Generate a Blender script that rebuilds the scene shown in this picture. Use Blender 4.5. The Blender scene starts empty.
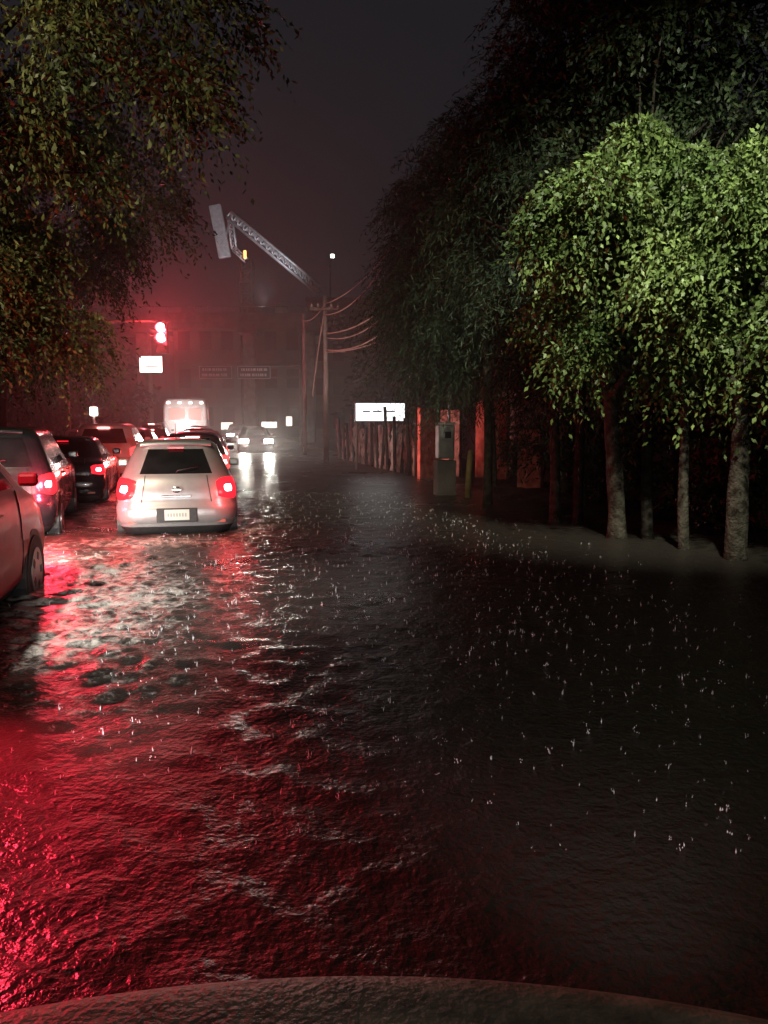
import bpy, math, numpy as np
from mathutils import Vector, Matrix
rng = np.random.default_rng(7)
sc = bpy.context.scene
SL = -0.21
HEAD = math.atan(0.21)
def RX(o, Y): return o + SL*Y

# ------------------------------------------------------------ helpers
def link(ob, parent=None):
    sc.collection.objects.link(ob)
    if parent is not None: ob.parent = parent
    return ob
def empty(name, loc=(0,0,0), rz=0.0):
    e = bpy.data.objects.new(name, None); e.empty_display_size = .2
    e.location = loc; e.rotation_euler = (0,0,rz); return link(e)
def mesh(name, V, F, mats=(), mi=None, parent=None, smooth=False, loc=None):
    me = bpy.data.meshes.new(name)
    me.from_pydata([tuple(map(float,v)) for v in V], [], [tuple(f) for f in F])
    for m in mats: me.materials.append(m)
    if mi is not None: me.polygons.foreach_set('material_index', list(mi))
    if smooth: me.polygons.foreach_set('use_smooth', [True]*len(me.polygons))
    me.update()
    ob = bpy.data.objects.new(name, me)
    if loc is not None: ob.location = loc
    return link(ob, parent)
def quadmesh(name, V, mats, parent=None):
    n = V.shape[0]
    me = bpy.data.meshes.new(name)
    me.vertices.add(n*4); me.vertices.foreach_set('co', V.reshape(-1).astype(np.float32))
    me.loops.add(n*4); me.loops.foreach_set('vertex_index', np.arange(n*4, dtype=np.int32))
    me.polygons.add(n); me.polygons.foreach_set('loop_start', np.arange(0,n*4,4,dtype=np.int32))
    try: me.polygons.foreach_set('loop_total', np.full(n,4,dtype=np.int32))
    except Exception: pass
    for m in mats: me.materials.append(m)
    me.update(calc_edges=True); me.validate()
    return link(bpy.data.objects.new(name, me), parent)
def box(name, c, s, mat, parent=None, bev=0.0, rot=None):
    x,y,z = [a/2 for a in s]
    V=[(-x,-y,-z),(x,-y,-z),(x,y,-z),(-x,y,-z),(-x,-y,z),(x,-y,z),(x,y,z),(-x,y,z)]
    F=[(0,3,2,1),(4,5,6,7),(0,1,5,4),(1,2,6,5),(2,3,7,6),(3,0,4,7)]
    ob = mesh(name, V, F, [mat], parent=parent, loc=c)
    if rot: ob.rotation_euler = rot
    if bev>0:
        m=ob.modifiers.new('bev','BEVEL'); m.width=bev; m.segments=2
    return ob
def tubes_join(name, L, mat, parent=None, n=6, wob=0.0):
    V=[];F=[]
    for pts,radii in L:
        base=len(V); pts=[Vector(p) for p in pts]
        for i,p in enumerate(pts):
            t=(pts[min(i+1,len(pts)-1)]-pts[max(i-1,0)]).normalized()
            a = Vector((1,0,0)) if abs(t.x)<.8 else Vector((0,1,0))
            u=t.cross(a).normalized(); v=t.cross(u)
            r=radii[i] if hasattr(radii,'__len__') else radii
            for k in range(n):
                th=2*math.pi*k/n; rr=r*(1+wob*rng.uniform(-1,1))
                V.append(p+u*math.cos(th)*rr+v*math.sin(th)*rr)
        for i in range(len(pts)-1):
            for k in range(n):
                a=base+i*n+k;b=base+i*n+(k+1)%n
                F.append((a,b,b+n,a+n))
        F.append(tuple(base+k for k in range(n))[::-1]); F.append(tuple(base+(len(pts)-1)*n+k for k in range(n)))
    return mesh(name,V,F,[mat],parent=parent,smooth=True)
def tube(name, pts, radii, mat, parent=None, n=8, wob=0.0):
    return tubes_join(name,[(pts,radii)],mat,parent,n,wob)

# ------------------------------------------------------------ materials
def mat(name, base, rough=.6, metal=0., var=.0, nscale=5., bump=0., bscale=20., rand=0., spec=.5, coat=0., col2=None):
    m=bpy.data.materials.new(name); m.use_nodes=True
    nt=m.node_tree; b=nt.nodes['Principled BSDF']
    b.inputs['Roughness'].default_value=rough; b.inputs['Metallic'].default_value=metal
    b.inputs['Specular IOR Level'].default_value=spec
    b.inputs['Coat Weight'].default_value=coat
    b.inputs['Base Color'].default_value=(*base,1)
    tc=nt.nodes.new('ShaderNodeTexCoord')
    if var>0 or col2 is not None:
        n=nt.nodes.new('ShaderNodeTexNoise'); n.inputs['Scale'].default_value=nscale; n.inputs['Detail'].default_value=4
        nt.links.new(tc.outputs['Object'],n.inputs['Vector'])
        r=nt.nodes.new('ShaderNodeValToRGB')
        r.color_ramp.elements[0].position=.35; r.color_ramp.elements[1].position=.65
        c2 = col2 if col2 is not None else tuple(min(1,c*(1+var)) for c in base)
        r.color_ramp.elements[0].color=(*[c*(1-var) for c in base],1)
        r.color_ramp.elements[1].color=(*c2,1)
        nt.links.new(n.outputs['Fac'],r.inputs['Fac'])
        src=r.outputs['Color']
        if rand>0:
            g=nt.nodes.new('ShaderNodeNewGeometry')
            h=nt.nodes.new('ShaderNodeHueSaturation')
            mr=nt.nodes.new('ShaderNodeMapRange'); mr.inputs['To Min'].default_value=1-rand; mr.inputs['To Max'].default_value=1+rand
            nt.links.new(g.outputs['Random Per Island'],mr.inputs['Value'])
            nt.links.new(mr.outputs['Result'],h.inputs['Value']); nt.links.new(src,h.inputs['Color'])
            src=h.outputs['Color']
        nt.links.new(src,b.inputs['Base Color'])
    if bump>0:
        n2=nt.nodes.new('ShaderNodeTexNoise'); n2.inputs['Scale'].default_value=bscale; n2.inputs['Detail'].default_value=3
        nt.links.new(tc.outputs['Object'],n2.inputs['Vector'])
        bp=nt.nodes.new('ShaderNodeBump'); bp.inputs['Strength'].default_value=bump; bp.inputs['Distance'].default_value=.03
        nt.links.new(n2.outputs['Fac'],bp.inputs['Height']); nt.links.new(bp.outputs['Normal'],b.inputs['Normal'])
    return m
def emis(name, col, s, base=(.3,.02,.02)):
    m=mat(name, base, .2)
    b=m.node_tree.nodes['Principled BSDF']
    b.inputs['Emission Color'].default_value=(*col,1); b.inputs['Emission Strength'].default_value=s
    return m
M={}
M['silver']=mat('paint_silver',(.40,.41,.43),.33,.5,var=.06,nscale=9,bump=.06,bscale=160,coat=.5)
M['dark']=mat('paint_dark',(.02,.022,.028),.25,.3,var=.1,bump=.05,bscale=140,coat=.7)
M['grey']=mat('paint_grey',(.12,.12,.13),.3,.4,var=.1,bump=.05,bscale=140,coat=.6)
M['white']=mat('paint_white',(.65,.65,.63),.35,0,var=.06,bump=.05,bscale=140,coat=.5)
M['red']=mat('paint_red',(.42,.005,.012),.38,.0,var=.12,bump=.10,bscale=130,coat=.12,spec=.25)
M['glass']=mat('tinted_glass',(.010,.011,.012),.08,0,var=.2,bump=.05,bscale=90,spec=.5)
M['rubber']=mat('rubber',(.02,.02,.02),.7,0,var=.3,nscale=30)
M['trim']=mat('black_plastic',(.025,.025,.027),.5,0,var=.2,nscale=20)
M['chrome']=mat('chrome',(.7,.7,.72),.15,1.,var=.05)
M['alloy']=mat('alloy',(.3,.3,.32),.35,.9,var=.1)
M['plate']=mat('plate_white',(.6,.6,.56),.4,0,var=.05)
M['ink']=mat('plate_ink',(.28,.30,.28),.5,0,var=.05)
M['lens']=emis('tail_lens',(1,.02,.04),1.3)
M['brake']=emis('brake_bulb',(1,.30,.30),32)
M['brakefar']=emis('brake_bulb_far',(1,.20,.18),34)
M['lensfar']=emis('tail_lens_far',(1,.03,.03),5)
M['head']=emis('headlight_bulb',(1,.93,.82),60,(.6,.6,.6))
M['headdim']=mat('headlight_unlit',(.5,.5,.52),.15,.3,var=.05)
M['bark']=mat('bark',(.06,.052,.04),.85,0,var=.5,nscale=9,bump=1.0,bscale=25,spec=.25)
M['barkdark']=mat('bark_dark',(.03,.026,.021),.9,0,var=.45,nscale=9,bump=.9,bscale=25,spec=.15)
M['leaf']=mat('leaf_ficus',(.064,.108,.028),.5,0,var=.35,nscale=1.2,rand=.5,col2=(.120,.168,.050),spec=.3)
M['leafdark']=mat('leaf_dark',(.022,.038,.017),.5,0,var=.3,nscale=1.0,rand=.5,col2=(.038,.058,.024),spec=.3)
M['needle']=mat('needle_foliage',(.035,.060,.036),.55,0,var=.3,nscale=1.0,rand=.5,col2=(.06,.095,.055),spec=.25)
M['leafwarm']=mat('leaf_warm',(.045,.066,.024),.5,0,var=.4,nscale=.8,rand=.6,col2=(.11,.115,.04),spec=.3)
M['concrete']=mat('concrete',(.28,.27,.25),.85,0,var=.25,nscale=3,bump=.4,bscale=30)
M['concdark']=mat('stained_concrete',(.12,.115,.11),.85,0,var=.35,nscale=1.5,bump=.4,bscale=20)
M['soil']=mat('wet_soil',(.018,.015,.011),.6,0,var=.5,nscale=4,bump=1,bscale=9)
M['asphalt']=mat('asphalt',(.05,.05,.05),.7,0,var=.3,nscale=12,bump=.4,bscale=60)
M['paintline']=mat('road_paint',(.6,.6,.55),.6,0,var=.25,nscale=10)
M['steel']=mat('galvanised_steel',(.45,.46,.48),.45,.4,var=.2,nscale=4)
M['wood']=mat('pole_wood',(.10,.085,.07),.8,0,var=.4,nscale=8,bump=.6,bscale=30)
M['polec']=mat('pole_concrete',(.22,.205,.19),.85,0,var=.25,nscale=3,bump=.4,bscale=30)
M['cable']=mat('cable',(.35,.28,.25),.5,0,var=.1)
M['wallred']=mat('painted_wall_red',(.5,.10,.08),.8,0,var=.4,nscale=5,bump=.3,bscale=20,col2=(.62,.22,.18))
M['tarp']=mat('tarp',(.22,.20,.19),.7,0,var=.5,nscale=3,bump=.8,bscale=7,col2=(.5,.43,.40))
M['tin']=mat('rusty_tin',(.12,.08,.07),.6,.3,var=.6,nscale=4,bump=.5,bscale=14,col2=(.3,.2,.18))
M['boxgrey']=mat('cabinet_grey',(.22,.23,.23),.5,.2,var=.2,nscale=5)
M['signface']=emis('lit_sign_face',(.93,.97,1),2.2,(.8,.8,.8))
M['signgreen']=emis('lit_street_sign',(.75,1,.85),4,(.8,.8,.8))
M['signink']=mat('sign_ink',(.1,.1,.3),.5,0,var=.1)
M['signblue']=mat('direction_sign_face',(.02,.06,.07),.4,0,var=.15)
M['signwhite']=mat('sign_lettering',(.8,.8,.8),.4,0,var=.05)
M['tl_red']=emis('traffic_red_lit',(1,.09,.12),90)
M['tl_off']=mat('traffic_lens_off',(.03,.04,.02),.2,0,var=.1)
M['orange']=emis('orange_beacon',(1,.45,.12),4,(.3,.1,.02))
M['lampw']=emis('street_lamp_glass',(1,.95,.75),15,(.6,.6,.5))
M['lampfar']=emis('distant_lamp_glass',(1,.95,.75),6,(.6,.6,.5))
M['lampbus']=emis('bus_interior_window',(1,.45,.36),.8,(.2,.2,.2))
M['marker']=emis('bus_marker_lamp',(1,.6,.5),20)
M['shopwin']=emis('lit_shop_window',(1,.88,.72),2.0,(.5,.5,.5))
M['yellow']=mat('weathered_yellow',(.25,.20,.08),.7,0,var=.3,nscale=8)
M['hood']=mat('wet_brown_paint',(.26,.22,.17),.45,.0,var=.45,nscale=22,bump=.25,bscale=110,spec=.3)
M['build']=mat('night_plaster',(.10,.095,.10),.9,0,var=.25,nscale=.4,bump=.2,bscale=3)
M['winoff']=mat('dark_window',(.02,.02,.025),.15,0,var=.3)
M['splash']=mat('splash_droplet',(.8,.8,.83),.2,0,var=.04,spec=.8)

# ------------------------------------------------------------ world
w=bpy.data.worlds.new('World'); sc.world=w; w.use_nodes=True
nt=w.node_tree; nt.nodes.clear()
sky=nt.nodes.new('ShaderNodeTexSky'); sky.sky_type='NISHITA'; sky.sun_disc=False
sky.sun_elevation=math.radians(-4); sky.sun_rotation=math.radians(200)
tc=nt.nodes.new('ShaderNodeTexCoord'); nz=nt.nodes.new('ShaderNodeTexNoise'); nz.inputs['Scale'].default_value=2.2; nz.inputs['Detail'].default_value=4
nt.links.new(tc.outputs['Generated'],nz.inputs['Vector'])
rp=nt.nodes.new('ShaderNodeValToRGB')
rp.color_ramp.elements[0].position=.25; rp.color_ramp.elements[0].color=(.0096,.0098,.0118,1)
rp.color_ramp.elements[1].position=.8; rp.color_ramp.elements[1].color=(.0150,.0152,.0178,1)
nt.links.new(nz.outputs['Fac'],rp.inputs['Fac'])
b1=nt.nodes.new('ShaderNodeBackground'); b1.inputs['Strength'].default_value=.01
b2=nt.nodes.new('ShaderNodeBackground'); b2.inputs['Strength'].default_value=1.0
ad=nt.nodes.new('ShaderNodeAddShader'); out=nt.nodes.new('ShaderNodeOutputWorld')
nt.links.new(sky.outputs[0],b1.inputs['Color']); nt.links.new(rp.outputs['Color'],b2.inputs['Color'])
nt.links.new(b1.outputs[0],ad.inputs[0]); nt.links.new(b2.outputs[0],ad.inputs[1]); nt.links.new(ad.outputs[0],out.inputs['Surface'])
sc.view_settings.view_transform='Standard'; sc.view_settings.look='None'; sc.view_settings.exposure=0

# ------------------------------------------------------------ lights
def point(name, loc, col, W, r=.1, parent=None):
    l=bpy.data.lights.new(name,'POINT'); l.energy=W; l.color=col; l.shadow_soft_size=r
    o=bpy.data.objects.new(name,l); o.location=loc; return link(o,parent)
def spot(name, loc, target, col, W, ang=60, blend=.6, r=.06, parent=None):
    l=bpy.data.lights.new(name,'SPOT'); l.energy=W; l.color=col; l.spot_size=math.radians(ang); l.spot_blend=blend; l.shadow_soft_size=r
    o=bpy.data.objects.new(name,l); o.location=loc
    d=Vector(target)-Vector(loc); o.rotation_euler=d.to_track_quat('-Z','Y').to_euler(); return link(o,parent)

# ------------------------------------------------------------ ground / road / water
def sheet(name, x0,x1,y0,y1,z,m, slant=False):
    V=[]
    for (x,y) in ((x0,y0),(x1,y0),(x1,y1),(x0,y1)):
        V.append((x+(SL*y if slant else 0),y,z))
    return mesh(name,V,[(0,1,2,3)],[m])
sheet('ground',-600,600,-200,900,-.20,M['soil'])
sheet('road',-6,5.0,-60,300,-.18,M['asphalt'],True)
V=[];F=[]
for k in range(60):
    y=-20+k*5; b=len(V)
    for (x,yy) in ((-1.93,y),(-1.81,y),(-1.81,y+2),(-1.93,y+2)): V.append((x+SL*yy,yy,-.176))
    F.append((b,b+1,b+2,b+3))
mesh('lane_markings',V,F,[M['paintline']])
def slab(name,o0,o1,y0,y1,z0,z1,m,n=1):
    V=[];F=[]
    ys=np.linspace(y0,y1,n+1)
    for y in ys:
        for (o,z) in ((o0,z0),(o0,z1),(o1,z1),(o1,z0)): V.append((RX(o,y),y,z))
    for i in range(n):
        a=i*4;b=a+4
        for k in range(4): F.append((a+k,a+(k+1)%4,b+(k+1)%4,b+k))
    F.append((0,3,2,1)); F.append((n*4,n*4+1,n*4+2,n*4+3))
    return mesh(name,V,F,[m])
slab('kerb',4.95,5.12,-20,120,-.2,-.035,M['concrete'],60)
slab('kerb',-6.2,-6.03,-20,120,-.2,.035,M['concrete'],60)
slab('pavement',-9,-6.2,-20,120,-.2,.03,M['concdark'])
ys=np.linspace(-4,70,300); os_=np.linspace(5.12,9.8,36); V=[];F=[]
for y in ys:
    for o in os_:
        V.append((RX(o,y),y,-.15+.025*math.sin(y*2.1+o*3)+.02*math.sin(y*5.3-o*4.1)+rng.uniform(0,.03)+.13*min(1.6,o-5.1)))
n=len(os_)
for i in range(len(ys)-1):
    for j in range(n-1): a=i*n+j; F.append((a,a+1,a+n+1,a+n))
mesh('planting_verge',V,F,[M['soil']],smooth=True)

# flood water
xs=np.concatenate([-np.geomspace(400,13,18),np.arange(-12.5,6.6,.055),np.geomspace(7,400,18)])
ys=np.concatenate([[-150,-60,-25,-10,-4,-1],np.arange(0.5,26,.055),np.arange(26,60,.3),np.geomspace(61,800,20)])
X,Y=np.meshgrid(xs,ys)
Z=np.zeros_like(X)
lane=1/(1+np.exp((X-(SL*Y+.9))*1.6))
turb=np.zeros_like(X)
for (cx,cy,sx,sy,a) in [(-3.1,8.4,.8,1.2,1.0),(-2.9,7.0,.6,1.0,1.0),(-2.3,7.2,.6,.9,1.0),(-2.95,10.5,1.3,.5,.9),(-1.9,11.8,.4,1.6,.7),(-4.6,9.5,.9,1.0,.8),(-2.3,5.9,.6,.9,.95),(-1.4,9.8,1.0,.5,.5),(-5,14,.7,3,.5),(-1.5,14,1.5,2.5,.3),(-1.7,4.8,.5,.7,.6)]:
    turb=np.maximum(turb,a*np.exp(-.5*((X-cx)/sx)**2-.5*((Y-cy)/sy)**2))
for k in range(80):
    lam=np.exp(rng.uniform(math.log(.12),math.log(.45))); th=rng.uniform(0,2*math.pi)
    kx,ky=math.cos(th)*2*math.pi/lam, math.sin(th)*2*math.pi/lam
    wv=np.sin(kx*X+ky*Y+rng.uniform(0,6.3)+1.3*np.sin(X*1.7+k)+1.3*np.sin(Y*1.5-k))
    Z+= lam*.0026*wv*(.6+.3*lane+1.7*turb)
fade=np.clip((X+12.5)/1.5,0,1)*np.clip((6.4-X)/1,0,1)*np.clip(1-(Y-26)/60,0,1)*np.clip((Y-.5)/1,0,1)
Z*=fade
ripple=np.zeros_like(Z)
for (cx,cy,a) in [(-2.9,11.2,.012),(-4.1,8.2,.014),(-5.2,10.3,.012),(-6.2,15.2,.015)]:
    d=np.hypot(X-cx,Y-cy); ripple+=a*np.sin(d*9-1)*np.exp(-d*1.0)
Z+=ripple*fade
ny,nx=X.shape
Vw=np.stack([X,Y,Z],-1).reshape(-1,3)
ii=np.arange(ny*nx).reshape(ny,nx)
Fq=np.stack([ii[:-1,:-1],ii[:-1,1:],ii[1:,1:],ii[1:,:-1]],-1).reshape(-1,4)
me=bpy.data.meshes.new('flood_water'); me.vertices.add(len(Vw)); me.vertices.foreach_set('co',Vw.astype(np.float32).reshape(-1))
me.loops.add(Fq.size); me.loops.foreach_set('vertex_index',Fq.astype(np.int32).reshape(-1))
me.polygons.add(len(Fq)); me.polygons.foreach_set('loop_start',np.arange(0,Fq.size,4,dtype=np.int32))
me.polygons.foreach_set('use_smooth',np.ones(len(Fq),dtype=bool)); me.update(calc_edges=True)
at=me.attributes.new('turbulence','FLOAT','POINT'); at.data.foreach_set('value',turb.astype(np.float32).reshape(-1))
wm=bpy.data.materials.new('muddy_water'); wm.use_nodes=True; me.materials.append(wm)
link(bpy.data.objects.new('flood_water',me))
nt=wm.node_tree; bs=nt.nodes['Principled BSDF']; bs.inputs['IOR'].default_value=1.33
tcn=nt.nodes.new('ShaderNodeTexCoord')
def noise(scale,detail=5,dist=0.,rough=.5):
    n=nt.nodes.new('ShaderNodeTexNoise'); n.inputs['Scale'].default_value=scale; n.inputs['Detail'].default_value=detail
    n.inputs['Distortion'].default_value=dist; n.inputs['Roughness'].default_value=rough
    nt.links.new(tcn.outputs['Object'],n.inputs['Vector']); return n
def math_(op,a,b=None,v=None):
    m=nt.nodes.new('ShaderNodeMath'); m.operation=op
    nt.links.new(a,m.inputs[0])
    if b is not None: nt.links.new(b,m.inputs[1])
    if v is not None: m.inputs[1].default_value=v
    return m.outputs[0]
def clampn(a):
    m=nt.nodes.new('ShaderNodeClamp'); nt.links.new(a,m.inputs[0]); return m.outputs[0]
n1=noise(8,5,.2,.6); n2=noise(28,3,.1); n3=noise(.8,3,.3,.6)
h=math_('ADD',n1.outputs['Fac'],math_('MULTIPLY',n2.outputs['Fac'],v=.5))
bp=nt.nodes.new('ShaderNodeBump'); bp.inputs['Strength'].default_value=.6; bp.inputs['Distance'].default_value=.04
nt.links.new(h,bp.inputs['Height']); nt.links.new(bp.outputs['Normal'],bs.inputs['Normal'])
ta=nt.nodes.new('ShaderNodeAttribute'); ta.attribute_name='turbulence'
nf=noise(8,8,.4,.78)
q=math_('SUBTRACT',math_('ADD',nf.outputs['Fac'],math_('MULTIPLY',ta.outputs['Fac'],v=.27)),v=.66)
ff=clampn(math_('MULTIPLY',q,v=5.5))
mx=nt.nodes.new('ShaderNodeMixRGB'); mx.inputs['Color1'].default_value=(.036,.030,.026,1); mx.inputs['Color2'].default_value=(.55,.51,.46,1)
nt.links.new(ff,mx.inputs['Fac']); nt.links.new(mx.outputs['Color'],bs.inputs['Base Color'])
rr=nt.nodes.new('ShaderNodeMapRange'); rr.inputs['To Min'].default_value=.18; rr.inputs['To Max'].default_value=.42
nt.links.new(n3.outputs['Fac'],rr.inputs['Value']); nt.links.new(rr.outputs['Result'],bs.inputs['Roughness'])

# rain splashes
P=[];F=[]
def drop(c,r,hh,lx=0,ly=0):
    b=len(P); x,y,z=c
    P.extend([(x+r,y,z),(x,y+r,z),(x-r,y,z),(x,y-r,z),(x+lx,y+ly,z+hh),(x,y,z-hh*.6)])
    for a,bb in ((0,1),(1,2),(2,3),(3,0)): F.append((b+a,b+bb,b+4)); F.append((b+bb,b+a,b+5))
for k in range(3400):
    y=2.8+15*rng.random()**1.0; o=rng.uniform(-3.5,4.9) if k%3==0 else rng.uniform(-.8,4.0)
    x=RX(o,y); sz=(.28+.75*rng.random()**2)*(1.5 if rng.random()<.05 else 1)*min(1,.6+.07*y)
    if rng.random()<.8: drop((x,y,.012*sz),.0044*sz,rng.uniform(.012,.05)*sz,rng.normal()*.004,0)
    m=rng.integers(0,5); a0=rng.uniform(0,6)
    for j in range(m):
        a=a0+rng.uniform(0,6.28); r=.020*sz*rng.uniform(.3,1.3); hz=rng.random()
        drop((x+r*math.cos(a),y+r*math.sin(a),.004+.035*sz*hz),.0036*sz*rng.uniform(.6,1.5),.005*sz+.008*sz*rng.random(),.003*sz*math.cos(a),0)
mesh('rain_splashes',P,F,[M['splash']],smooth=True)

# ------------------------------------------------------------ cars
KEYS={
'hatch':[(.18,.72,.12,3.70,.25,.03),(.30,.80,.03,3.76,.28,.05),(.45,.835,0,3.8,.32,.07),(.60,.84,.01,3.79,.34,.08),(.635,.832,.04,3.76,.34,.08),
  (.80,.828,.06,3.68,.36,.08),(.92,.805,.10,3.45,.36,.08),(.985,.78,.135,2.95,.34,.08),(1.01,.765,.155,2.80,.33,.08),(1.035,.752,.175,2.72,.32,.08),
  (1.38,.60,.40,1.98,.28,.08),(1.42,.575,.43,1.88,.28,.08),(1.47,.515,.49,1.70,.28,.08),(1.505,.40,.62,1.50,.26,.06),(1.525,.22,.85,1.3,.2,.03)],
'suv':[(.24,.78,.12,4.35,.2,.03),(.38,.88,.03,4.42,.24,.05),(.60,.90,0,4.45,.26,.06),(.72,.90,.01,4.43,.26,.06),(.75,.892,.05,4.40,.26,.05),
  (.95,.89,.07,4.30,.26,.05),(1.05,.87,.09,4.0,.26,.05),(1.10,.85,.11,3.35,.26,.05),(1.13,.84,.12,3.25,.26,.05),(1.16,.83,.13,3.2,.26,.05),
  (1.56,.69,.33,2.55,.24,.05),(1.60,.67,.36,2.45,.24,.05),(1.66,.61,.42,2.3,.24,.05),(1.69,.5,.5,2.1,.22,.04),(1.70,.3,.7,1.9,.2,.02)],
'minivan':[(.22,.78,.12,4.40,.25,.03),(.36,.88,.03,4.50,.3,.06),(.58,.91,0,4.55,.34,.08),(.72,.91,.01,4.53,.34,.08),(.75,.905,.04,4.50,.34,.08),
  (.92,.90,.05,4.42,.34,.08),(1.06,.885,.07,4.22,.34,.08),(1.14,.87,.09,3.95,.32,.08),(1.17,.86,.10,3.88,.32,.08),(1.20,.85,.11,3.82,.32,.08),
  (1.66,.72,.26,3.05,.30,.08),(1.71,.69,.29,2.92,.3,.08),(1.77,.62,.36,2.7,.28,.07),(1.81,.5,.5,2.4,.25,.05),(1.83,.3,.8,2.0,.2,.03)],
'sedan':[(.18,.76,.12,4.30,.22,.04),(.30,.84,.03,4.38,.26,.07),(.45,.865,0,4.4,.30,.08),(.60,.87,.01,4.38,.30,.08),(.63,.862,.04,4.34,.30,.07),
  (.80,.855,.05,4.24,.3,.06),(.92,.83,.10,3.9,.3,.05),(.985,.80,.35,3.3,.3,.05),(1.01,.79,.5,3.15,.30,.05),(1.03,.78,.6,3.08,.30,.05),
  (1.34,.63,1.05,2.35,.28,.06),(1.38,.60,1.12,2.25,.28,.06),(1.42,.54,1.22,2.1,.28,.06),(1.45,.42,1.4,1.9,.26,.04),(1.46,.25,1.5,1.7,.2,.02)],
'bus':[(.35,1.15,.05,9.9,.15,.02),(.6,1.2,0,10,.15,.03),(1.0,1.22,0,10,.15,.03),(1.2,1.22,.01,10,.15,.03),(1.4,1.22,.02,9.98,.15,.03),
  (1.5,1.22,.02,9.97,.15,.03),(1.6,1.22,.02,9.96,.15,.03),(1.65,1.22,.03,9.95,.15,.03),(1.68,1.22,.03,9.95,.15,.03),(1.8,1.22,.03,9.95,.15,.03),
  (2.45,1.2,.06,9.9,.15,.03),(2.6,1.19,.07,9.9,.15,.03),(2.9,1.1,.12,9.8,.2,.03),(3.0,.95,.2,9.7,.2,.02),(3.05,.6,.5,9.4,.2,.01)],
}
NR,NC,NS=13,6,33
def ring(k):
    z,wd,yr,yf,r,bow=k; pts=[]
    r=min(r,wd*.9)
    for i in range(NR):
        x=(wd-r)*(-1+2*i/(NR-1)); pts.append((x,yr-bow*(1-(x/wd)**2)+bow*(1-((wd-r)/wd)**2)))
    for i in range(1,NC+1):
        a=-math.pi/2+math.pi/2*i/(NC+1); pts.append((wd-r+r*math.cos(a),yr+r+r*math.sin(a)))
    for i in range(NS):
        y=yr+r+(yf-r-yr-r)*i/(NS-1); pts.append((wd+.012*math.sin(math.pi*i/(NS-1)),y))
    for i in range(1,NC+1):
        a=math.pi/2*i/(NC+1); pts.append((wd-r+r*math.cos(a),yf-r+r*math.sin(a)))
    for i in range(NR):
        x=(wd-r)*(1-2*i/(NR-1)); pts.append((x,yf+bow*2*(1-(x/wd)**2)))
    for i in range(1,NC+1):
        a=math.pi/2+math.pi/2*i/(NC+1); pts.append((-wd+r+r*math.cos(a),yf-r+r*math.sin(a)))
    for i in range(NS):
        y=yf-r-(yf-r-yr-r)*i/(NS-1); pts.append((-wd-.012*math.sin(math.pi*i/(NS-1)),y))
    for i in range(1,NC+1):
        a=math.pi+math.pi/2*i/(NC+1); pts.append((-wd+r+r*math.cos(a),yr+r+r*math.sin(a)))
    return [(x,y,z) for x,y in pts]
iR=0; iC1=NR; iS1=NR+NC; iC2=iS1+NS; iF=iC2+NC; iC3=iF+NR; iS2=iC3+NC; iC4=iS2+NS; NT=iC4+NC
def interp(keys,z):
    for a,b in zip(keys[:-1],keys[1:]):
        if a[0]<=z<=b[0]:
            t=(z-a[0])/(b[0]-a[0]); return tuple(p+(q-p)*t for p,q in zip(a,b))
    return keys[-1]
def rounded_patch(name,keys,z0,z1,cols,off,m,parent,nz=9,slantz=0.,pinch=0.):
    V=[];F=[]; nc=len(cols)
    for j,c in enumerate(cols):
        u=j/(nc-1)
        for i in range(nz):
            v=i/(nz-1); zc=(z0+z1)/2; hh=(z1-z0)/2*(1-pinch*abs(2*u-1)**2)
            z=zc+hh*(2*v-1)+slantz*(u-.5)
            rg=ring(interp(keys,z))
            x,y,_=rg[c%NT]; xp,yp,_=rg[(c-1)%NT]; xn,yn,_=rg[(c+1)%NT]
            tx,ty=xn-xp,yn-yp; l=math.hypot(tx,ty); nx_,ny_=ty/l,-tx/l
            e=max(abs(v*2-1),abs(u*2-1)); o=off*(1-e**4)-.004*(e>.99)
            V.append((x+nx_*o,y+ny_*o,z))
    for j in range(nc-1):
        for i in range(nz-1): a=j*nz+i; F.append((a,a+nz,a+nz+1,a+1))
    return mesh(name,V,F,[m],parent=parent,smooth=True)
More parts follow.
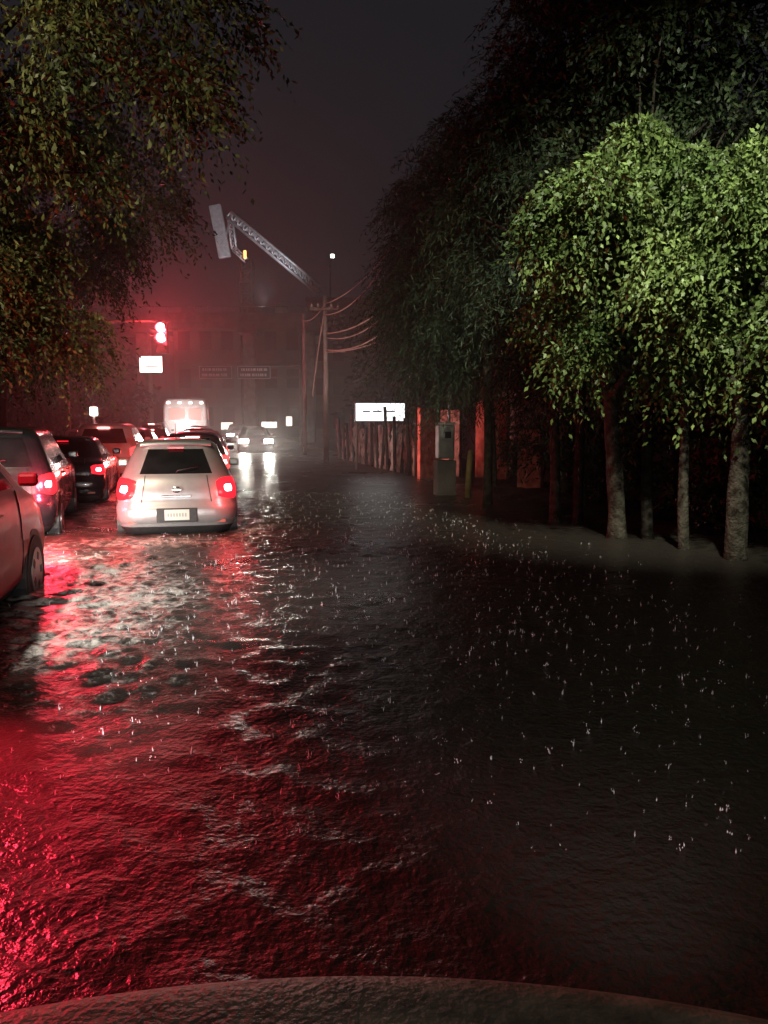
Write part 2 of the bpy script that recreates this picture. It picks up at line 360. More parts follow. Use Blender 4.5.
def car(name,kind,o,Y,paint,slope=SL,near=False,lights='tail',X=None,zoff=-.18,lit=True):
    keys=KEYS[kind]; L=keys[2][3]; Wd=keys[3][1]
    e=empty(name,((RX(o,Y) if X is None else X),Y,zoff),math.atan(-slope))
    zw0=keys[9][0]; zw1=keys[10][0]
    zs=[]
    for a,b in zip(keys[:-1],keys[1:]):
        nn=max(1,int((b[0]-a[0])/.045)); zs+=[a[0]+(b[0]-a[0])*t/nn for t in range(nn)]
    zs.append(keys[-1][0])
    V=[];F=[];mi=[]
    rings=[ring(interp(keys,z)) for z in zs]
    for r in rings: V+=r
    for i in range(len(zs)-1):
        zc=(zs[i]+zs[i+1])/2
        win = zw0<=zc<=zw1
        for j in range(NT):
            a=i*NT+j;b=i*NT+(j+1)%NT
            F.append((a,b,b+NT,a+NT)); m=0
            if win:
                if j<NR or j==NT-1 or iF<=j<iC3-1: m=1
                for s in (iS1,iS2):
                    k=j-s
                    if s==iS2: k=NS-2-k
                    if 0<=k<NS-1:
                        m = 0 if k in (0,1,13,14,NS-3,NS-2) or k==22 else 1
                if kind=='bus' and m==1 and (iS1<=j<iC2 or iS2<=j<iC4) and (j%5==0): m=0
                if kind=='bus' and j in (0,6,11): m=0
            elif zc<keys[0][0]+.10: m=2
            mi.append(m)
    F.append(tuple(range(NT))[::-1]); mi.append(2)
    F.append(tuple((len(zs)-1)*NT+k for k in range(NT))); mi.append(0)
    wmat=M['lampbus'] if kind=='bus' else M['glass']
    mesh('body',V,F,[M[paint],wmat,M['trim']],mi,parent=e,smooth=True)
    wr=.30 if kind not in('suv','minivan') else .35
    if kind=='bus': wr=.48
    for yy in (L*.19,L*.82):
        for s in (-1,1):
            def cyl(nm,r,x0,x1,m,seg=28):
                V=[];F=[]
                for x in (x0,x1):
                    for k in range(seg):
                        a=2*math.pi*k/seg; V.append((s*x,yy+r*math.cos(a),wr+r*math.sin(a)))
                for k in range(seg): F.append((k,(k+1)%seg,seg+(k+1)%seg,seg+k))
                F.append(tuple(range(seg))); F.append(tuple(seg+k for k in range(seg))[::-1])
                return mesh(nm,V,F,[m],parent=e)
            cyl('wheel_arch',wr+.06,Wd-.15,Wd+.006,M['trim'])
            cyl('tyre',wr,Wd-.19,Wd+.016,M['rubber'])
            cyl('wheel_rim',wr*.66,Wd-.1,Wd+.024,M['alloy'],20)
            if near:
                for k in range(5):
                    a=k*2*math.pi/5
                    box('rim_spoke_gap',(s*(Wd+.024),yy+wr*.42*math.cos(a),wr+wr*.42*math.sin(a)),(.006,wr*.2,wr*.2),M['trim'],parent=e,rot=(a,0,0))
    zl0,zl1=(keys[4][0]+.01,keys[7][0]-.02)
    if kind=='hatch': zl0,zl1=.655,1.0
    if kind=='sedan': zl0,zl1=.70,.93
    if kind=='bus': zl0,zl1=.8,1.1
    lens=M['lens'] if near else M['lensfar']; bulb=M['brake'] if near else M['brakefar']
    for side in (0,1):
        cols=list(range(NR,NR+NC+3)) if side==0 else [c for c in range(iC4-3,iC4+NC)]
        rounded_patch('tail_lamp',keys,zl0,zl1,cols,.02,lens if lit else M['wallred'],e,pinch=.35)
        if lit:
            c2=cols[1:5] if side==0 else cols[4:8]
            rounded_patch('brake_bulb',keys,zl0+(zl1-zl0)*.30,zl0+(zl1-zl0)*.70,c2,.032,bulb,e,nz=7,pinch=.4)
        colsf=list(range(iC2,iC2+NC+3)) if side==0 else list(range(iF+NR-3,iF+NR+NC))
        rounded_patch('headlamp',keys,keys[4][0]+.02,keys[5][0]+.04,colsf,.02,M['headdim'] if lights!='front' else M['head'],e)
    zp=.47 if kind not in('suv','minivan') else .62
    yrp=interp(keys,zp)[2]-.06
    box('plate',(0,yrp,zp),(.34,.015,.15),M['plate'],parent=e,bev=.004)
    for k in range(7): box('plate_digit',(-.12+.04*k,yrp-.0095,zp),(.018,.004,.05),M['ink'],parent=e)
    box('bumper_recess',(0,yrp+.012,zp-.005),(.56,.02,.20),M['trim'],parent=e,bev=.02)
    if lit and kind!='bus':
        zt=keys[10][0]+.02; kk=interp(keys,zt)
        box('third_brake_lamp',(0,kk[2]-.07,zt),(.22,.03,.018) if near else (.3,.03,.03),M['lens'] if near else M['brakefar'],parent=e)
    if near:
        rounded_patch('bumper',keys,.33 if kind=='hatch' else .42,.60 if kind=='hatch' else .72,[c%NT for c in range(-NC-3,NR+NC+4)],.022,M[paint],e,nz=9)
        zb=keys[6][0]-.10; yz=interp(keys,zb)[2]-interp(keys,zb)[5]*.8
        V=[];F=[]
        for k in range(20):
            a=2*math.pi*k/20; V.append((.06*math.cos(a),yz-.012,zb+.045*math.sin(a)))
        for k in range(20):
            a=2*math.pi*k/20; V.append((.042*math.cos(a),yz-.02,zb+.03*math.sin(a)))
        for k in range(20): F.append((k,(k+1)%20,20+(k+1)%20,20+k))
        mesh('badge_ring',V,F,[M['chrome']],parent=e)
        box('badge_bar',(0,yz-.016,zb),(.13,.01,.018),M['chrome'],parent=e)
        zk=keys[6][0]-.17
        box('hatch_handle',(0,interp(keys,zk)[2]-.07,zk-.02),(.42,.03,.03),M['chrome' if kind=='hatch' else 'trim'],parent=e,bev=.008)
        for s in (-1,1):
            pts=[]
            for z in np.linspace(keys[4][0]+.01,keys[8][0],8):
                k=interp(keys,z); pts.append((s*(k[1]-k[4])*.98,k[2]-.005,z))
            tube('shut_line',pts,.006,M['trim'],parent=e,n=5)
        zt=keys[9][0]+.05; k1=interp(keys,zt)
        tube('rear_wiper',[(0,k1[2]-.08,zt-.03),(.02,k1[2]-.09,zt),(.30,k1[2]-.03,zt+.05)],.010,M['trim'],parent=e,n=5)
        tube('aerial',[(0,keys[11][2]+.25,keys[-1][0]-.02),(0,keys[11][2]-.0,keys[-1][0]+.22)],.005,M['trim'],parent=e,n=5)
        V=[];F=[]
        for i in range(13):
            x=-.5+i/12.; yq=keys[12][2]
            V+= [(x,yq+.10,keys[12][0]+.022-.05*x*x),(x,yq-.10-.05*(1-4*x*x)+.03,keys[12][0]-.012-.05*x*x),(x,yq-.05,keys[12][0]-.04-.05*x*x)]
        for i in range(12):
            a=i*3
            for k in range(2): F.append((a+k,a+k+1,a+k+4,a+k+3))
        mesh('roof_spoiler',V,F,[M[paint]],parent=e,smooth=True)
        for s in (-1,1): box('reflector',(s*Wd*.72,keys[1][2]+.0,.36 if kind!='suv' else .5),(.14,.03,.035),M['wallred'],parent=e,bev=.005)
    for s in (-1,1):
        zz=keys[9][0]+.04; yy=keys[9][3]-.45
        if kind!='bus':
            box('wing_mirror',(s*(Wd+.06),yy,zz+.02),(.17,.10,.12),M[paint],parent=e,bev=.03)
            if near:
                for fy in (.33,.52,.72):
                    pts=[(s*(interp(keys,z)[1]+.010),L*fy,z) for z in np.linspace(keys[1][0]+.05,keys[8][0],7)]
                    tube('door_seam',pts,.006,M['trim'],parent=e,n=4)
                for fy in (.37,.56): box('door_handle',(s*(Wd+.01),L*fy,keys[6][0]-.05),(.03,.16,.025),M[paint],parent=e,bev=.008)
    return e
c_silver=car('hatchback_car','hatch',0,11.2,'silver',X=-2.93,near=True,slope=-.235)
c_left=car('minivan_car','minivan',0,3.75,'red',X=-3.50,near=True)
c_suv=car('suv_car','suv',0,10.6,'dark',X=-5.38,slope=-.31,near=True)
car('sedan_car','sedan',0,15.6,'dark',X=-6.42,slope=-.25,near=True)
car('hatchback_car','hatch',-.55,18.3,'grey')
car('sedan_car','sedan',-.5,25.0,'white')
car('suv_car','suv',-3.1,21.8,'white')
car('hatchback_car','hatch',-3.0,28.5,'grey')
car('sedan_car','sedan',-2.9,34.5,'dark')
car('sedan_car','sedan',-.7,32.0,'dark')
car('hatchback_car','hatch',-.9,38.5,'white')
car('suv_car','suv',-3.4,42,'grey')
car('sedan_car','sedan',-5.2,30,'grey')
bus=car('bus','bus',-1.7,45,'white')
for x in (-.9,-.3,.3,.9): box('marker_lamp',(x,.09,2.75),(.16,.05,.08),M['marker'],parent=bus)
point('bus_rear_fill',(0,-1.6,1.6),(1,.82,.78),260,.3,parent=bus)  # added point behind the bus to light its white back; no lamp there
car('sedan_car','sedan',-5.4,38,'dark')
onc=car('sedan_car','sedan',2.0,44,'grey',lit=False,lights='front'); onc.rotation_euler=(0,0,HEAD+math.pi)
onc2=car('hatchback_car','hatch',1.6,60,'white',lit=False,lights='front'); onc2.rotation_euler=(0,0,HEAD+math.pi)

W=(1,.93,.82)
for s in (-.62,.62):
    spot('headlight_beam',(s,4.62,.70),(s+.3,7.2,.0),W,520,85,.8,.08,parent=c_left)
spot('brake_light_glow',(.85,-.05,1.0),(1.25,-1.0,0),(1,.025,.06),640,120,.95,.12,parent=c_left)
point('brake_light_glow',(-.80,-.12,.95),(1,.03,.05),20,.12,parent=c_left)
for s in (-.74,.74):
    point('brake_light_glow',(s,-.14,.82),(1,.05,.05),16,.06,parent=c_silver)
    point('brake_light_glow',(s*1.08,-.14,.95),(1,.03,.06),170,.06,parent=c_suv)
for s in (-.6,.6):
    spot('headlight_beam',(s,4.5,.6),(s,12,.2),W,700,60,.8,.08,parent=onc)
for (o,y) in ((-2,20),(-3.5,26),(-.6,23.5),(-1.5,36)):
    point('traffic_brake_glow',(RX(o,y),y,.7),(1,.07,.06),80,.15)

# own vehicle: short hood with headlights
eh=empty('car_hood',(0,0,0),math.radians(-2))
V=[];F=[];nx_,nu=61,40
for i in range(nx_):
    x=-.95+1.9*i/(nx_-1)
    ye=.855-.31*x*x
    for j in range(nu):
        t=j/(nu-1)
        if t<.5: y=-.3+(ye-.08+.3)*t/.5; z=1.02+.05*(1-t*2)-.05*x*x
        else:
            a=(t-.5)/.5
            if a<.5: th=a/.5*math.pi/2; y=ye-.08+.08*math.sin(th); z=.94-.05*x*x+.08*math.cos(th)
            else: y=ye+.05*(a-.5)/.5; z=.94-.05*x*x-(a-.5)/.5*.75
        V.append((x,y,z))
for i in range(nx_-1):
    for j in range(nu-1): a=i*nu+j; F.append((a,a+nu,a+nu+1,a+1))
mesh('hood_panel',V,F,[M['hood']],parent=eh,smooth=True)
spot('headlight_beam',(.65,1.05,.62),(1.0,9,.35),(1,.96,.92),130,60,1.0,.06,parent=eh)
spot('headlight_beam',(-.65,1.05,.80),(-2.35,7.0,.0),(1,.93,.87),1300,24,1.0,.06,parent=eh)  # left beam swung sideways, added to brighten the churned water

# ------------------------------------------------------------ trees
rng = np.random.default_rng(21)
def norm(a): return a/np.maximum(np.linalg.norm(a,axis=-1,keepdims=True),1e-9)
def leaves(name,P,D,Ln,Wn,m,parent):
    N=len(P); S=norm(np.cross(D,rng.normal(size=(N,3))))
    Ln=Ln*rng.uniform(.65,1.25,(N,1)); Wn=Wn*rng.uniform(.7,1.2,(N,1))
    V=np.stack([P,P+D*Ln*.45+S*Wn/2,P+D*Ln,P+D*Ln*.45-S*Wn/2],1)
    return quadmesh(name,V,[m],parent)
def crown(cen,rad,nclump,ntwig,nleaf,twl,droop,cr):
    cen=np.array(cen);rad=np.array(rad)
    u=norm(rng.normal(size=(nclump,3)))*(rng.uniform(.25,1,(nclump,1))**.5)
    u*=1+.14*rng.normal(size=(nclump,1))
    C=cen+u*rad
    ids=rng.integers(0,nclump,ntwig); csz=rng.uniform(.6,1.3,nclump)*cr
    off=norm(rng.normal(size=(ntwig,3)))*(rng.random((ntwig,1))**.5)*csz[ids][:,None]
    off[:,2]*=.7
    T0=C[ids]+off
    out=norm(norm(off)+.6*norm(T0-cen)+.4*rng.normal(size=(ntwig,3)))
    t=np.linspace(0.05,1,nleaf)[None,:,None]
    L=(twl*rng.uniform(.5,1.3,(ntwig,1)))[:,:,None]
    pos=T0[:,None,:]+out[:,None,:]*t*L
    pos[:,:,2]-=(droop*L*t**1.8)[:,:,0]
    pos+=rng.normal(size=pos.shape)*.015
    d=(out[:,None,:]*np.ones_like(t)).copy(); d[:,:,2]-=(2.0*droop*t)[:,:,0]
    d=norm(norm(d)+.6*rng.normal(size=d.shape))
    return C,pos.reshape(-1,3),d.reshape(-1,3)
def tree(name,base,th,tr,top,cen,rad,leafm,nclump=40,ntwig=1500,nleaf=16,twl=.5,droop=.6,Ln=.075,Wn=.036,cr=.5,limbs=14,barkm='bark',limbr=1.0):
    e=empty(name,base)
    b=Vector(base); top=Vector(top)-b
    pts=[];ra=[]
    ph=rng.uniform(0,6)
    for i in range(12):
        t=i/11; p=Vector((0,0,-.15)).lerp(top,t); p.x+=.05*math.sin(t*5+ph)*th*.25; p.y+=.05*math.cos(t*4+ph)*th*.25
        pts.append(p); ra.append(tr*(1.25 if i==0 else 1)*(1-.4*t))
    C,P,D=crown(cen,rad,nclump,ntwig,nleaf,twl,droop,cr)
    L=[(pts,ra)]
    for k in range(min(limbs,len(C))):
        c=Vector(C[k])-b; s=pts[rng.integers(8,12)]
        mid=s.lerp(c,.5)+Vector((0,0,.15)); q=tr*limbr
        L.append(([s,s.lerp(mid,.5)+Vector(rng.normal(size=3)*.05),mid,c.lerp(mid,.3)+Vector(rng.normal(size=3)*.05),c],[q*.5,q*.4,q*.3,q*.18,q*.08]))
    tubes_join('trunk_and_limbs',L,M[barkm],parent=e,n=9,wob=.08)
    leaves('foliage',P-np.array(base),D,Ln,Wn,M[leafm],e)
    return e
tree('ficus_tree',(4.15,9.2,.0),2.4,.135,(4.0,9.1,2.5),(4.2,9.1,3.38),(1.25,1.1,1.38),'leaf',42,3000,15,.40,.9,.078,.043,.29)
tree('ficus_tree',(3.2,10.9,.0),2.6,.13,(3.0,10.7,2.7),(3.05,9.9,3.58),(1.08,.9,1.38),'leaf',42,3000,15,.40,.9,.078,.043,.27)
tree('ficus_tree',(3.82,9.95,.0),2.3,.075,(3.65,9.9,2.4),(5.2,10.0,3.6),(1.3,1.2,1.4),'leaf',28,1700,15,.42,.8,.078,.043,.34)
tree('jacaranda_tree',(3.66,10.8,.0),4,.08,(3.5,11,5),(4.9,12.5,6.9),(2.6,2.0,2.3),'leafdark',55,2300,15,.6,.6,.10,.045,.6,barkm='barkdark',limbr=.6)
tree('jacaranda_tree',(3.07,12.3,.0),4,.085,(2.9,12.4,4.5),(3.6,14.0,6.6),(1.7,1.8,2.4),'leafdark',45,1900,15,.6,.6,.10,.045,.6,barkm='barkdark',limbr=.6)
tree('jacaranda_tree',(7.2,13.5,.0),4,.16,(7.2,13.5,5),(6.9,13.5,7.2),(3.0,2.2,3.2),'leafdark',60,2300,15,.6,.6,.12,.05,.7,barkm='barkdark',limbr=.6)
def feather(base,top,cen,rad,nt=2000,ncl=44,tr=.09):
    return tree('casuarina_tree',base,3,tr,top,cen,rad,'needle',ncl,nt,20,.75,.9,.14,.022,.5,limbs=18,barkm='bark')
feather((2.72,12.6,.0),(2.6,13,4.5),(2.5,14.5,5.0),(1.2,1.4,2.4))
feather((2.0,15.3,.0),(1.9,15.6,5),(1.75,17,4.9),(1.3,1.5,2.7))
feather((2.6,19,.0),(2.4,19,5),(1.6,19.5,5.3),(1.4,1.5,3.2))
feather((3.9,17,.0),(3.8,17,6),(3.8,17,7.8),(1.6,1.6,3.8),2400,60,.15)
feather((3.0,24,.0),(3.0,24,5),(2.4,25,5.0),(2.0,2,3.2),2000,50,.15)
feather((3.3,13.2,.0),(3.1,13.2,3.2),(3.0,13.0,3.0),(1.1,.8,.8),900,24,.06)
C,P,D=crown((4.9,15,.9),(1.1,6.5,1.0),110,4000,12,.3,.3,.4)
P[:,0]+=SL*(P[:,1]-15)
k_=P[:,2]>0.02; P=P[k_]; D=D[k_]
e=empty('hedge',(0,0,0)); leaves('foliage',P,D,.10,.05,M['leafdark'],e)
# left trees
tree('ash_tree',(-7.3,10.2,.03),4,.2,(-6.8,10.4,5),(-5.4,11.0,7.5),(3.4,2.2,2.7),'leafwarm',85,4600,15,.6,.7,.10,.045,.58,limbs=24,barkm='barkdark',limbr=.5)
tree('ash_tree',(-9.2,17,.03),4,.2,(-9.0,17,4.5),(-7.5,17.5,6.0),(2.9,2.2,2.5),'leafwarm',70,3900,15,.65,.8,.115,.052,.55,limbs=24,barkm='barkdark',limbr=.5)
tree('ash_tree',(-11.6,24,.03),4,.2,(-11.4,24,4.5),(-11.0,24,5.2),(2.3,2.4,2.4),'leafwarm',50,2300,15,.6,.8,.15,.07,.6,limbs=20,barkm='barkdark',limbr=.5)
tree('ash_tree',(-8.8,12,.03),4,.2,(-8.8,12,3),(-6.7,12.2,3.6),(2.0,1.4,1.35),'leafwarm',46,3200,15,.5,.8,.09,.042,.40,limbs=16,barkm='barkdark',limbr=.4)
C,P,D=crown((4.0,42,4.5),(5.5,6,5.5),110,2600,14,1.1,.5,1.3)
k_=P[:,2]>.1; P=P[k_]; D=D[k_]
e=empty('distant_trees'); leaves('foliage',P,D,.35,.16,M['leafdark'],e)
C,P,D=crown((-24,52,5),(8,8,6),100,2600,14,1.1,.5,1.3)
k_=P[:,2]>.1; P=P[k_]; D=D[k_]
leaves('foliage',P,D,.4,.2,M['leafdark'],e)

# ------------------------------------------------------------ street lamps
sl=empty('street_lamp',(5.6,1.5,0))
tubes_join('pole',[([(0,0,-.1),(0,0,3),(0,0,6.6)],[.09,.075,.06]),([(0,0,6.5),(-.6,.5,7.15),(-1.8,1.5,7.35),(-2.6,2.2,7.35)],[.05,.04,.035,.03])],M['steel'],parent=sl)
box('lamp_head',(-2.9,2.45,7.33),(.75,.28,.12),M['steel'],parent=sl,bev=.03,rot=(0,0,-.69))
box('lamp_glass',(-2.9,2.45,7.262),(.5,.2,.012),M['lampw'],parent=sl,rot=(0,0,-.69))
spot('lamp_light',(-2.9,2.45,7.2),(-1.9,8.2,3.8),(1,1,.78),5000,60,.8,.15,parent=sl)
s2=empty('street_lamp',(-7.6,3.0,0))
tubes_join('pole',[([(0,0,-.1),(0,0,3),(0,0,7.6)],[.09,.075,.06]),([(0,0,7.5),(.6,.2,8.1),(1.9,.4,8.3)],[.05,.04,.03])],M['steel'],parent=s2)
box('lamp_head',(2.2,.45,8.28),(.75,.28,.12),M['steel'],parent=s2,bev=.03,rot=(0,0,.2))
box('lamp_glass',(2.2,.45,8.212),(.5,.2,.012),M['lampw'],parent=s2,rot=(0,0,.2))
spot('lamp_light',(2.2,.45,8.1),(.0,10,4.0),(1,.88,.56),2900,95,.7,.15,parent=s2)
spot('foam_fill',(2.2,.45,8.1),(5.3,4.1,0),(1,.95,.88),5600,30,1.0,.15,parent=s2)  # extra spot added to brighten the foam beside the minivan
spot('hood_fill',(2.2,.45,8.1),(6.5,-1,0),(1,.85,.62),85,110,.7,.15,parent=s2)  # extra weak spot added to light the hood

# ------------------------------------------------------------ traffic light
tl=empty('traffic_light',(-11.2,34,0))
tubes_join('mast',[([(-2.2,0,-.2),(-2.2,0,3),(-2.2,0,5.8)],[.11,.1,.08]),([(-2.2,0,5.6),(0,.1,5.75),(2.2,.2,5.75)],[.06,.05,.04])],M['wood'],parent=tl)
hx=1.85
box('housing',(hx,.2,5.05),(.46,.26,1.3),M['trim'],parent=tl,bev=.03)
for k,z in enumerate((5.46,5.05,4.64)):
    V=[(hx+.19*math.cos(a),.055,z+.19*math.sin(a)) for a in np.linspace(0,2*math.pi,21)[:-1]]+[(hx,.02,z)]
    mesh('lens',V,[(i,(i+1)%20,20) for i in range(20)],[M['tl_red'] if k!=2 else M['tl_off']],parent=tl,smooth=True)
    V=[];F=[]
    for y in (.07,-.12):
        for a in np.linspace(-.3,math.pi+.3,13): V.append((hx+.20*math.cos(a),y,z+.20*math.sin(a)))
    for i in range(12): F.append((i,i+1,14+i,13+i))
    mesh('visor',V,F,[M['trim']],parent=tl)
point('red_signal_light',(hx,-.3,5.2),(1,.05,.07),1000,.12,parent=tl)
box('street_name_board',(1.35,.2,3.95),(1.0,.1,.72),M['trim'],parent=tl,bev=.02)
box('street_name_face',(1.35,.143,3.95),(.94,.012,.66),M['signgreen'],parent=tl)
for (x,z,wd) in ((1.2,4.05,.5),(1.4,3.85,.6)): box('lettering',(x,.134,z),(wd,.006,.05),M['signink'],parent=tl)

# ------------------------------------------------------------ bridge with direction signs
pb=empty('pedestrian_bridge',(0,56,0))
box('deck',(-11.0,0,8.0),(13,2.2,.4),M['concdark'],parent=pb)
box('parapet',(-11.0,-1.07,8.5),(13,.08,.6),M['concdark'],parent=pb)
box('parapet',(-11.0,1.07,8.5),(13,.08,.6),M['concdark'],parent=pb)
tubes_join('handrail',[([(-17.5,-1.07,9.2),(-4.5,-1.07,9.2)],.04)]+[([(x,-1.07,8.8),(x,-1.07,9.2)],.03) for x in np.arange(-17.3,-4.5,.9)],M['wood'],parent=pb)
for x in (-16.6,-9.3,-5.2): 
    box('pier',(x,0,3.9),(.8,.9,7.7),M['concrete'],parent=pb,bev=.04)
    box('pier_cap',(x,0,7.65),(1.4,2.0,.3),M['concdark'],parent=pb)
for k in range(26): box('stair_step',(-4.3+.28*k,1.6,8.0-.31*k),(.3,1.3,.1),M['concdark'],parent=pb)
gn=empty('sign_gantry',(-8.1,49.5,0))
tubes_join('gantry_post',[([(3.0,0,-.2),(3.0,0,5.2)],[.14,.12]),([(3.0,0,4.9),(-3.6,0,4.9)],.07),([(3.0,0,4.2),(-3.6,0,4.2)],.06)],M['polec'],parent=gn)
for x in (-2.2,.15):
    s=empty('direction_sign',(-8.1+x,49.38,4.5))
    box('board',(0,0,0),(2.1,.05,.82),M['signblue'],parent=s,bev=.03)
    for (bx,bz,bw) in ((0,.17,1.5),(0,-.15,1.6)):
        xx=bx-bw/2
        while xx<bx+bw/2:
            ww=rng.uniform(.05,.14); box('letter',(xx,-.029,bz),(ww,.006,.16),M['signwhite'],parent=s); xx+=ww+rng.uniform(.03,.07)
    for (px,pz,sx,sz) in ((0,.37,2.0,.03),(0,-.37,2.0,.03),(.99,0,.03,.74),(-.99,0,.03,.74)): box('border',(px,-.029,pz),(sx,.006,sz),M['signwhite'],parent=s)
spot('headlight_beam',(-9.5,38,.8),(-9,50,4.6),(1,.9,.85),1900,38,.8,.1)  # free spot added to light the direction signs, not tied to a car

# ------------------------------------------------------------ crane
cr=empty('tower_crane',(-10.4,62,0))
def lattice(name,a,b,wd,n,r,m,parent):
    a=Vector(a);b=Vector(b);t=(b-a).normalized(); u=t.cross(Vector((0,1,0))).normalized()*wd/2; v=Vector((0,1,0))*wd/2
    cs=[u+v,u-v,-u-v,-u+v]; L=[([a+c,b+c],r) for c in cs]
    for i in range(n):
        p=a.lerp(b,i/n);q=a.lerp(b,(i+1)/n)
        for k in range(4):
            L.append(([p+cs[k],q+cs[(k+1)%4]],r*.6)); L.append(([p+cs[k],p+cs[(k+1)%4]],r*.6))
    return tubes_join(name,L,m,parent=parent,n=5)
lattice('mast',(0,0,0),(0,0,13.6),.9,16,.07,M['barkdark'],cr)
lattice('jib',(-1.2,0,16.9),(5.6,0,11.3),.55,16,.11,M['steel'],cr)
box('jib_plate',(2.2,.0,14.1),(8.6,.2,.34),M['steel'],parent=cr,rot=(0,math.radians(39.5),0))
box('counter_panel',(-1.95,0,15.7),(.9,.4,3.9),M['steel'],parent=cr,bev=.05,rot=(0,math.radians(-10),0))
lattice('a_frame',(-1.2,0,16.9),(-.9,0,14.4),.35,5,.05,M['steel'],cr)
lattice('a_frame_leg',(-.9,0,14.4),(0,0,13.6),.35,3,.05,M['steel'],cr)
box('beacon',(0,-.6,13.9),(.2,.2,.6),M['orange'],parent=cr,bev=.05)
tubes_join('tie',[([(-1.2,0,16.9),(-1.7,0,14.2)],.05)],M['steel'],parent=cr)
spot('jib_fill',(2.5,-8,9.4),(-.3,0,15.2),(.95,.95,1),3300,75,.8,.3,parent=cr)  # unseen spot added to brighten the jib and counter panel
# ------------------------------------------------------------ buildings
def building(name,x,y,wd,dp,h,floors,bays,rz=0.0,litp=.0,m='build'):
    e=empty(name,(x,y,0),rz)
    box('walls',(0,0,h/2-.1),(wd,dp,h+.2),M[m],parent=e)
    box('roof_parapet',(0,0,h+.2),(wd+.3,dp+.3,.4),M['concdark'],parent=e)
    fh=h/floors; bw=wd/bays
    for f in range(floors):
        for b in range(bays):
            xx=-wd/2+bw*(b+.5); zz=fh*(f+.55)
            box('window',(xx,-dp/2-.01,zz),(bw*.55,.04,fh*.5),M['winoff'],parent=e)
            box('sill',(xx,-dp/2-.06,zz-fh*.27),(bw*.62,.12,.07),M['concdark'],parent=e)
        box('floor_band',(0,-dp/2-.03,fh*f+.05),(wd+.05,.06,.14),M['concdark'],parent=e)
    return e
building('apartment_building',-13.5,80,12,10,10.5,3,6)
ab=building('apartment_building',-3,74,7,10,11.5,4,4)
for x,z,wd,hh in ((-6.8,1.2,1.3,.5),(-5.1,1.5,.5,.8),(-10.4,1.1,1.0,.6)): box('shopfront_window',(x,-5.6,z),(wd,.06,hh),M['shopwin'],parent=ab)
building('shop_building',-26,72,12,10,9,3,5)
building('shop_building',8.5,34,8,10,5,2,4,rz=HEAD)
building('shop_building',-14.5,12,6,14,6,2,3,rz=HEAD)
building('shop_building',-19.0,28,6,14,7,2,3,rz=HEAD)
slab('boundary_wall',8.2,8.4,4,24,0,2.4,M['concdark'])
wt=empty('water_tank',(-9.5,75.5,10.9))
tubes_join('tank',[([(0,0,0),(0,0,1.2),(0,0,1.5)],[.6,.6,.25])],M['concrete'],parent=wt,n=14)
# ------------------------------------------------------------ roadside clutter, right
fn=empty('corrugated_fence',(0,0,0))
y=22.9; k=0
while y<33.5:
    wd=rng.uniform(.45,.9); y1=y+wd; hgt=rng.uniform(1.2,2.0)
    nseg=16; V=[];F=[]
    lean=rng.uniform(-.16,.16)
    for i in range(nseg+1):
        yy=y+(y1-y)*i/nseg; xx=.95-.26*(yy-23)+.05*math.sin(i*1.7+k)
        for j in range(9):
            t=j/8; V.append((xx+lean*t+.05*math.sin(j*1.3+i*.9+k),yy+.06*math.sin(j+k),-.05+hgt*t+(.16*math.sin(i*.6+k) if j==8 else 0)))
    for i in range(nseg):
        for j in range(8): a=i*9+j; F.append((a,a+9,a+10,a+1))
    mesh('panel',V,F,[M['tarp'] if k%3!=1 else M['tin']],parent=fn,smooth=True)
    tube('post',[(.9-.26*(y-23),y-.03,-.1),(.9-.26*(y-23)+rng.uniform(-.12,.12),y-.03,hgt+rng.uniform(.1,.4))],.055,M['barkdark'],parent=fn)
    y=y1+rng.uniform(.05,.3); k+=1
rw=empty('painted_wall',(0,0,0))
def wallseg(name,y0,y1,x0,x1,h,m,par):
    b=box(name,((x0+x1)/2,(y0+y1)/2,h/2-.05),(math.hypot(x1-x0,y1-y0),.12,h+.1),m,parent=par,bev=.01)
    b.rotation_euler=(0,0,math.atan2(y1-y0,x1-x0)); return b
wallseg('wall_panel',21.9,22.3,.95,1.45,1.95,M['wallred'],rw)
wallseg('wall_panel',22.3,21.9,1.6,2.1,1.9,M['tin'],rw)
wallseg('wall_panel',21.5,20.6,2.5,3.2,2.1,M['wallred'],rw)
wallseg('wall_panel',18.6,18.1,3.15,3.6,1.4,M['wallred'],rw)
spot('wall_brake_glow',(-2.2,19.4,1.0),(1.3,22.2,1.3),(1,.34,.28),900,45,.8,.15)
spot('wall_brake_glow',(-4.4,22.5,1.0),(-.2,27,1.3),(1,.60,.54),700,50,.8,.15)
sg=empty('lit_shop_sign',(-.13,26,1.87),.12)
box('sign_case',(0,0,0),(1.66,.16,.64),M['trim'],parent=sg,bev=.02)
box('sign_face',(0,-.088,0),(1.58,.012,.56),M['signface'],parent=sg)
for (x,wd) in ((-.45,.25),(-.1,.3),(.3,.35)): box('lettering',(x,-.098,.02),(wd,.006,.05),M['signink'],parent=sg)
tubes_join('sign_post',[([(.75,.05,-2.0),(.75,.05,.3)],.05),([(-.75,.05,-2.0),(-.75,.05,.3)],.05)],M['wood'],parent=sg)
ub=empty('utility_cabinet',(1.32,17.3,0),HEAD)
box('pedestal',(0,0,.3),(.42,.35,.9),M['concdark'],parent=ub,bev=.02)
box('cabinet',(0,0,1.15),(.36,.28,.72),M['boxgrey'],parent=ub,bev=.02)
box('cabinet_door',(0,-.147,1.15),(.3,.012,.64),M['boxgrey'],parent=ub,bev=.004)
box('meter_window',(.02,-.157,1.3),(.14,.01,.14),M['winoff'],parent=ub)
box('cap',(0,0,1.54),(.42,.34,.05),M['concrete'],parent=ub,bev=.01)
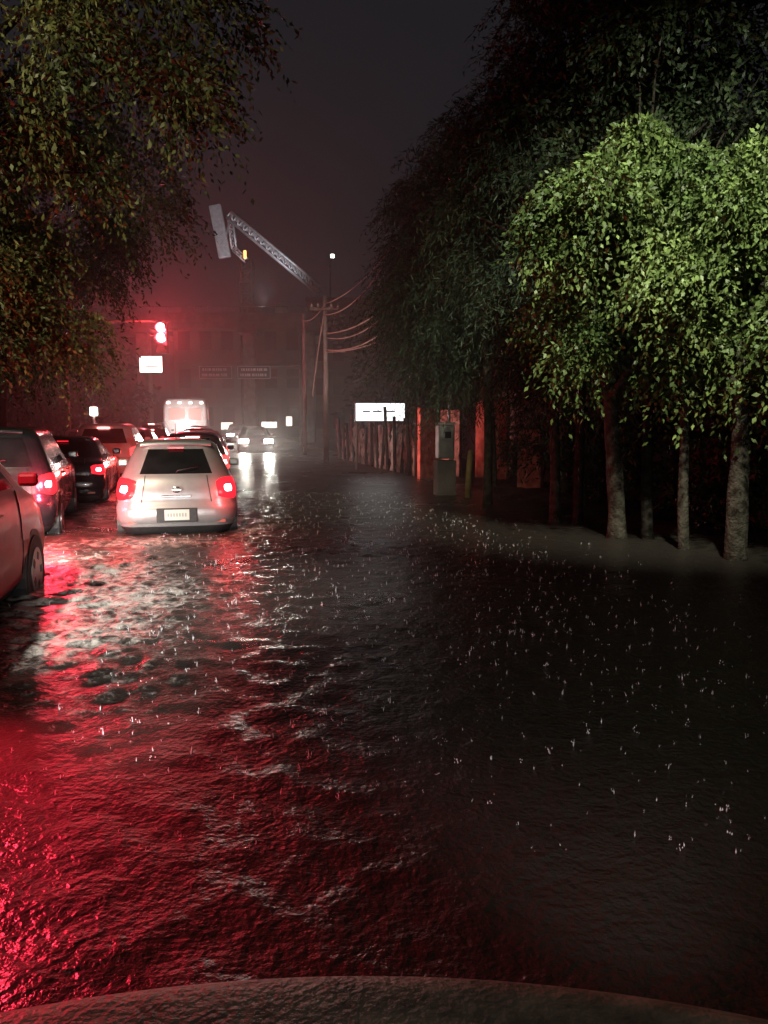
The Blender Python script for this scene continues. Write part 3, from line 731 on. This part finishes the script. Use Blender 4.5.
tubes_join('conduit',[([(.12,.1,1.5),(.12,.1,3.2)],.025)],M['steel'],parent=ub)
bd=empty('bollard',(1.75,16.6,0)); 
tubes_join('post',[([(0,0,-.1),(.02,0,.5),(.05,0,.95),(.05,0,1.0)],[.07,.065,.06,.03])],M['yellow'],parent=bd,n=12)
bd=empty('bollard',(1.62,18.6,0)); 
tubes_join('post',[([(0,0,-.1),(-.05,0,.6),(-.10,0,1.15),(-.1,0,1.2)],[.06,.06,.05,.03])],M['yellow'],parent=bd,n=12)
# ------------------------------------------------------------ utility poles + cables
def upole(x,y,h,r=.11,arm=True):
    e=empty('utility_pole',(x,y,0))
    tubes_join('shaft',[([(0,0,-.2),(.02,0,h*.5),(0,0,h)],[r,r*.85,r*.65])],M['polec'],parent=e,n=10)
    if arm:
        box('crossarm',(0,-.1,h-.5),(1.1,.1,.1),M['wood'],parent=e)
        for s in (-.5,-.25,.25,.5): tubes_join('insulator',[([(s,-.1,h-.45),(s,-.1,h-.35),(s,-.1,h-.28)],[.04,.055,.02])],M['polec'],parent=e)
    return e
upole(-2.25,31,6.3); upole(-3.65,37,6.4,.10,False); upole(-6.2,60,9)
def cat(a,b,sag,n=14):
    a=Vector(a);b=Vector(b); return [a.lerp(b,i/n)-Vector((0,0,sag*4*(i/n)*(1-i/n))) for i in range(n+1)]
cb=[]
cb.append((cat((-2.25,31,5.6),(-.1,26,6.35),.35),.022))
cb.append((cat((-2.25,31,6.0),(0.6,24,7.1),.35),.018))
cb.append((cat((-2.25,31,4.9),(-.3,28,5.2),.15),.026)); cb.append((cat((-2.25,31,4.75),(-.2,28,5.0),.25),.022))
cb.append((cat((-2.25,31,4.3),(-.2,28,4.5),.2),.026)); cb.append((cat((-2.25,31,4.2),(-.2,28,4.3),.1),.02))
cb.append((cat((-3.65,37,6.1),(-2.25,31,6.0),.2),.016))
cb.append((cat((-2.75,30.9,2.5),(-2.25,31,5.8),-.2),.025))
tubes_join('overhead_cables',cb,M['cable'],n=5)
spot('cable_fill',(-2.6,22.0,1.6),(-1.9,30.5,4.6),(1,.68,.58),1900,38,.7,.2)  # free spot added to bring out the poles and cables
dl=empty('street_lamp',(-4.6,70,0))
tubes_join('pole',[([(0,0,0),(0,0,15.2),(.5,0,15.6),(.6,0,15.6)],[.12,.08,.05,.04])],M['wood'],parent=dl)
box('lamp_glass',(.2,0,15.5),(.34,.34,.3),M['lampfar'],parent=dl,bev=.08)
ls=empty('street_lamp',(-13.2,36.5,0))
tubes_join('pole',[([(0,0,0),(0,0,2.3)],[.06,.05])],M['steel'],parent=ls)
box('lamp_glass',(0,0,2.0),(.3,.3,.4),M['lampfar'],parent=ls,bev=.05)

# rain mist hanging over the flooded street
mm=bpy.data.materials.new('rain_mist'); mm.use_nodes=True; nt=mm.node_tree
nt.nodes.remove(nt.nodes['Principled BSDF'])
vs=nt.nodes.new('ShaderNodeVolumeScatter'); vs.inputs['Density'].default_value=.009; vs.inputs['Anisotropy'].default_value=.6
nt.links.new(vs.outputs[0],nt.nodes['Material Output'].inputs['Volume'])
box('rain_mist',(-5,34.9,5.9),(34,46,12.6),mm)

sl_=bpy.data.lights.new('moon_sun','SUN'); sl_.energy=.012; sl_.angle=math.radians(20); sl_.color=(.9,.85,1)
so=bpy.data.objects.new('moon_sun',sl_); so.rotation_euler=(math.radians(40),0,math.radians(20)); link(so)

cam=bpy.data.cameras.new('camera'); co=bpy.data.objects.new('camera',cam); link(co)
cam.sensor_fit='VERTICAL'; cam.sensor_height=36; cam.lens=28; cam.clip_start=.05; cam.clip_end=2000
co.location=(0,0,1.62); co.rotation_euler=(math.radians(90-6.6),0,0)
sc.camera=co
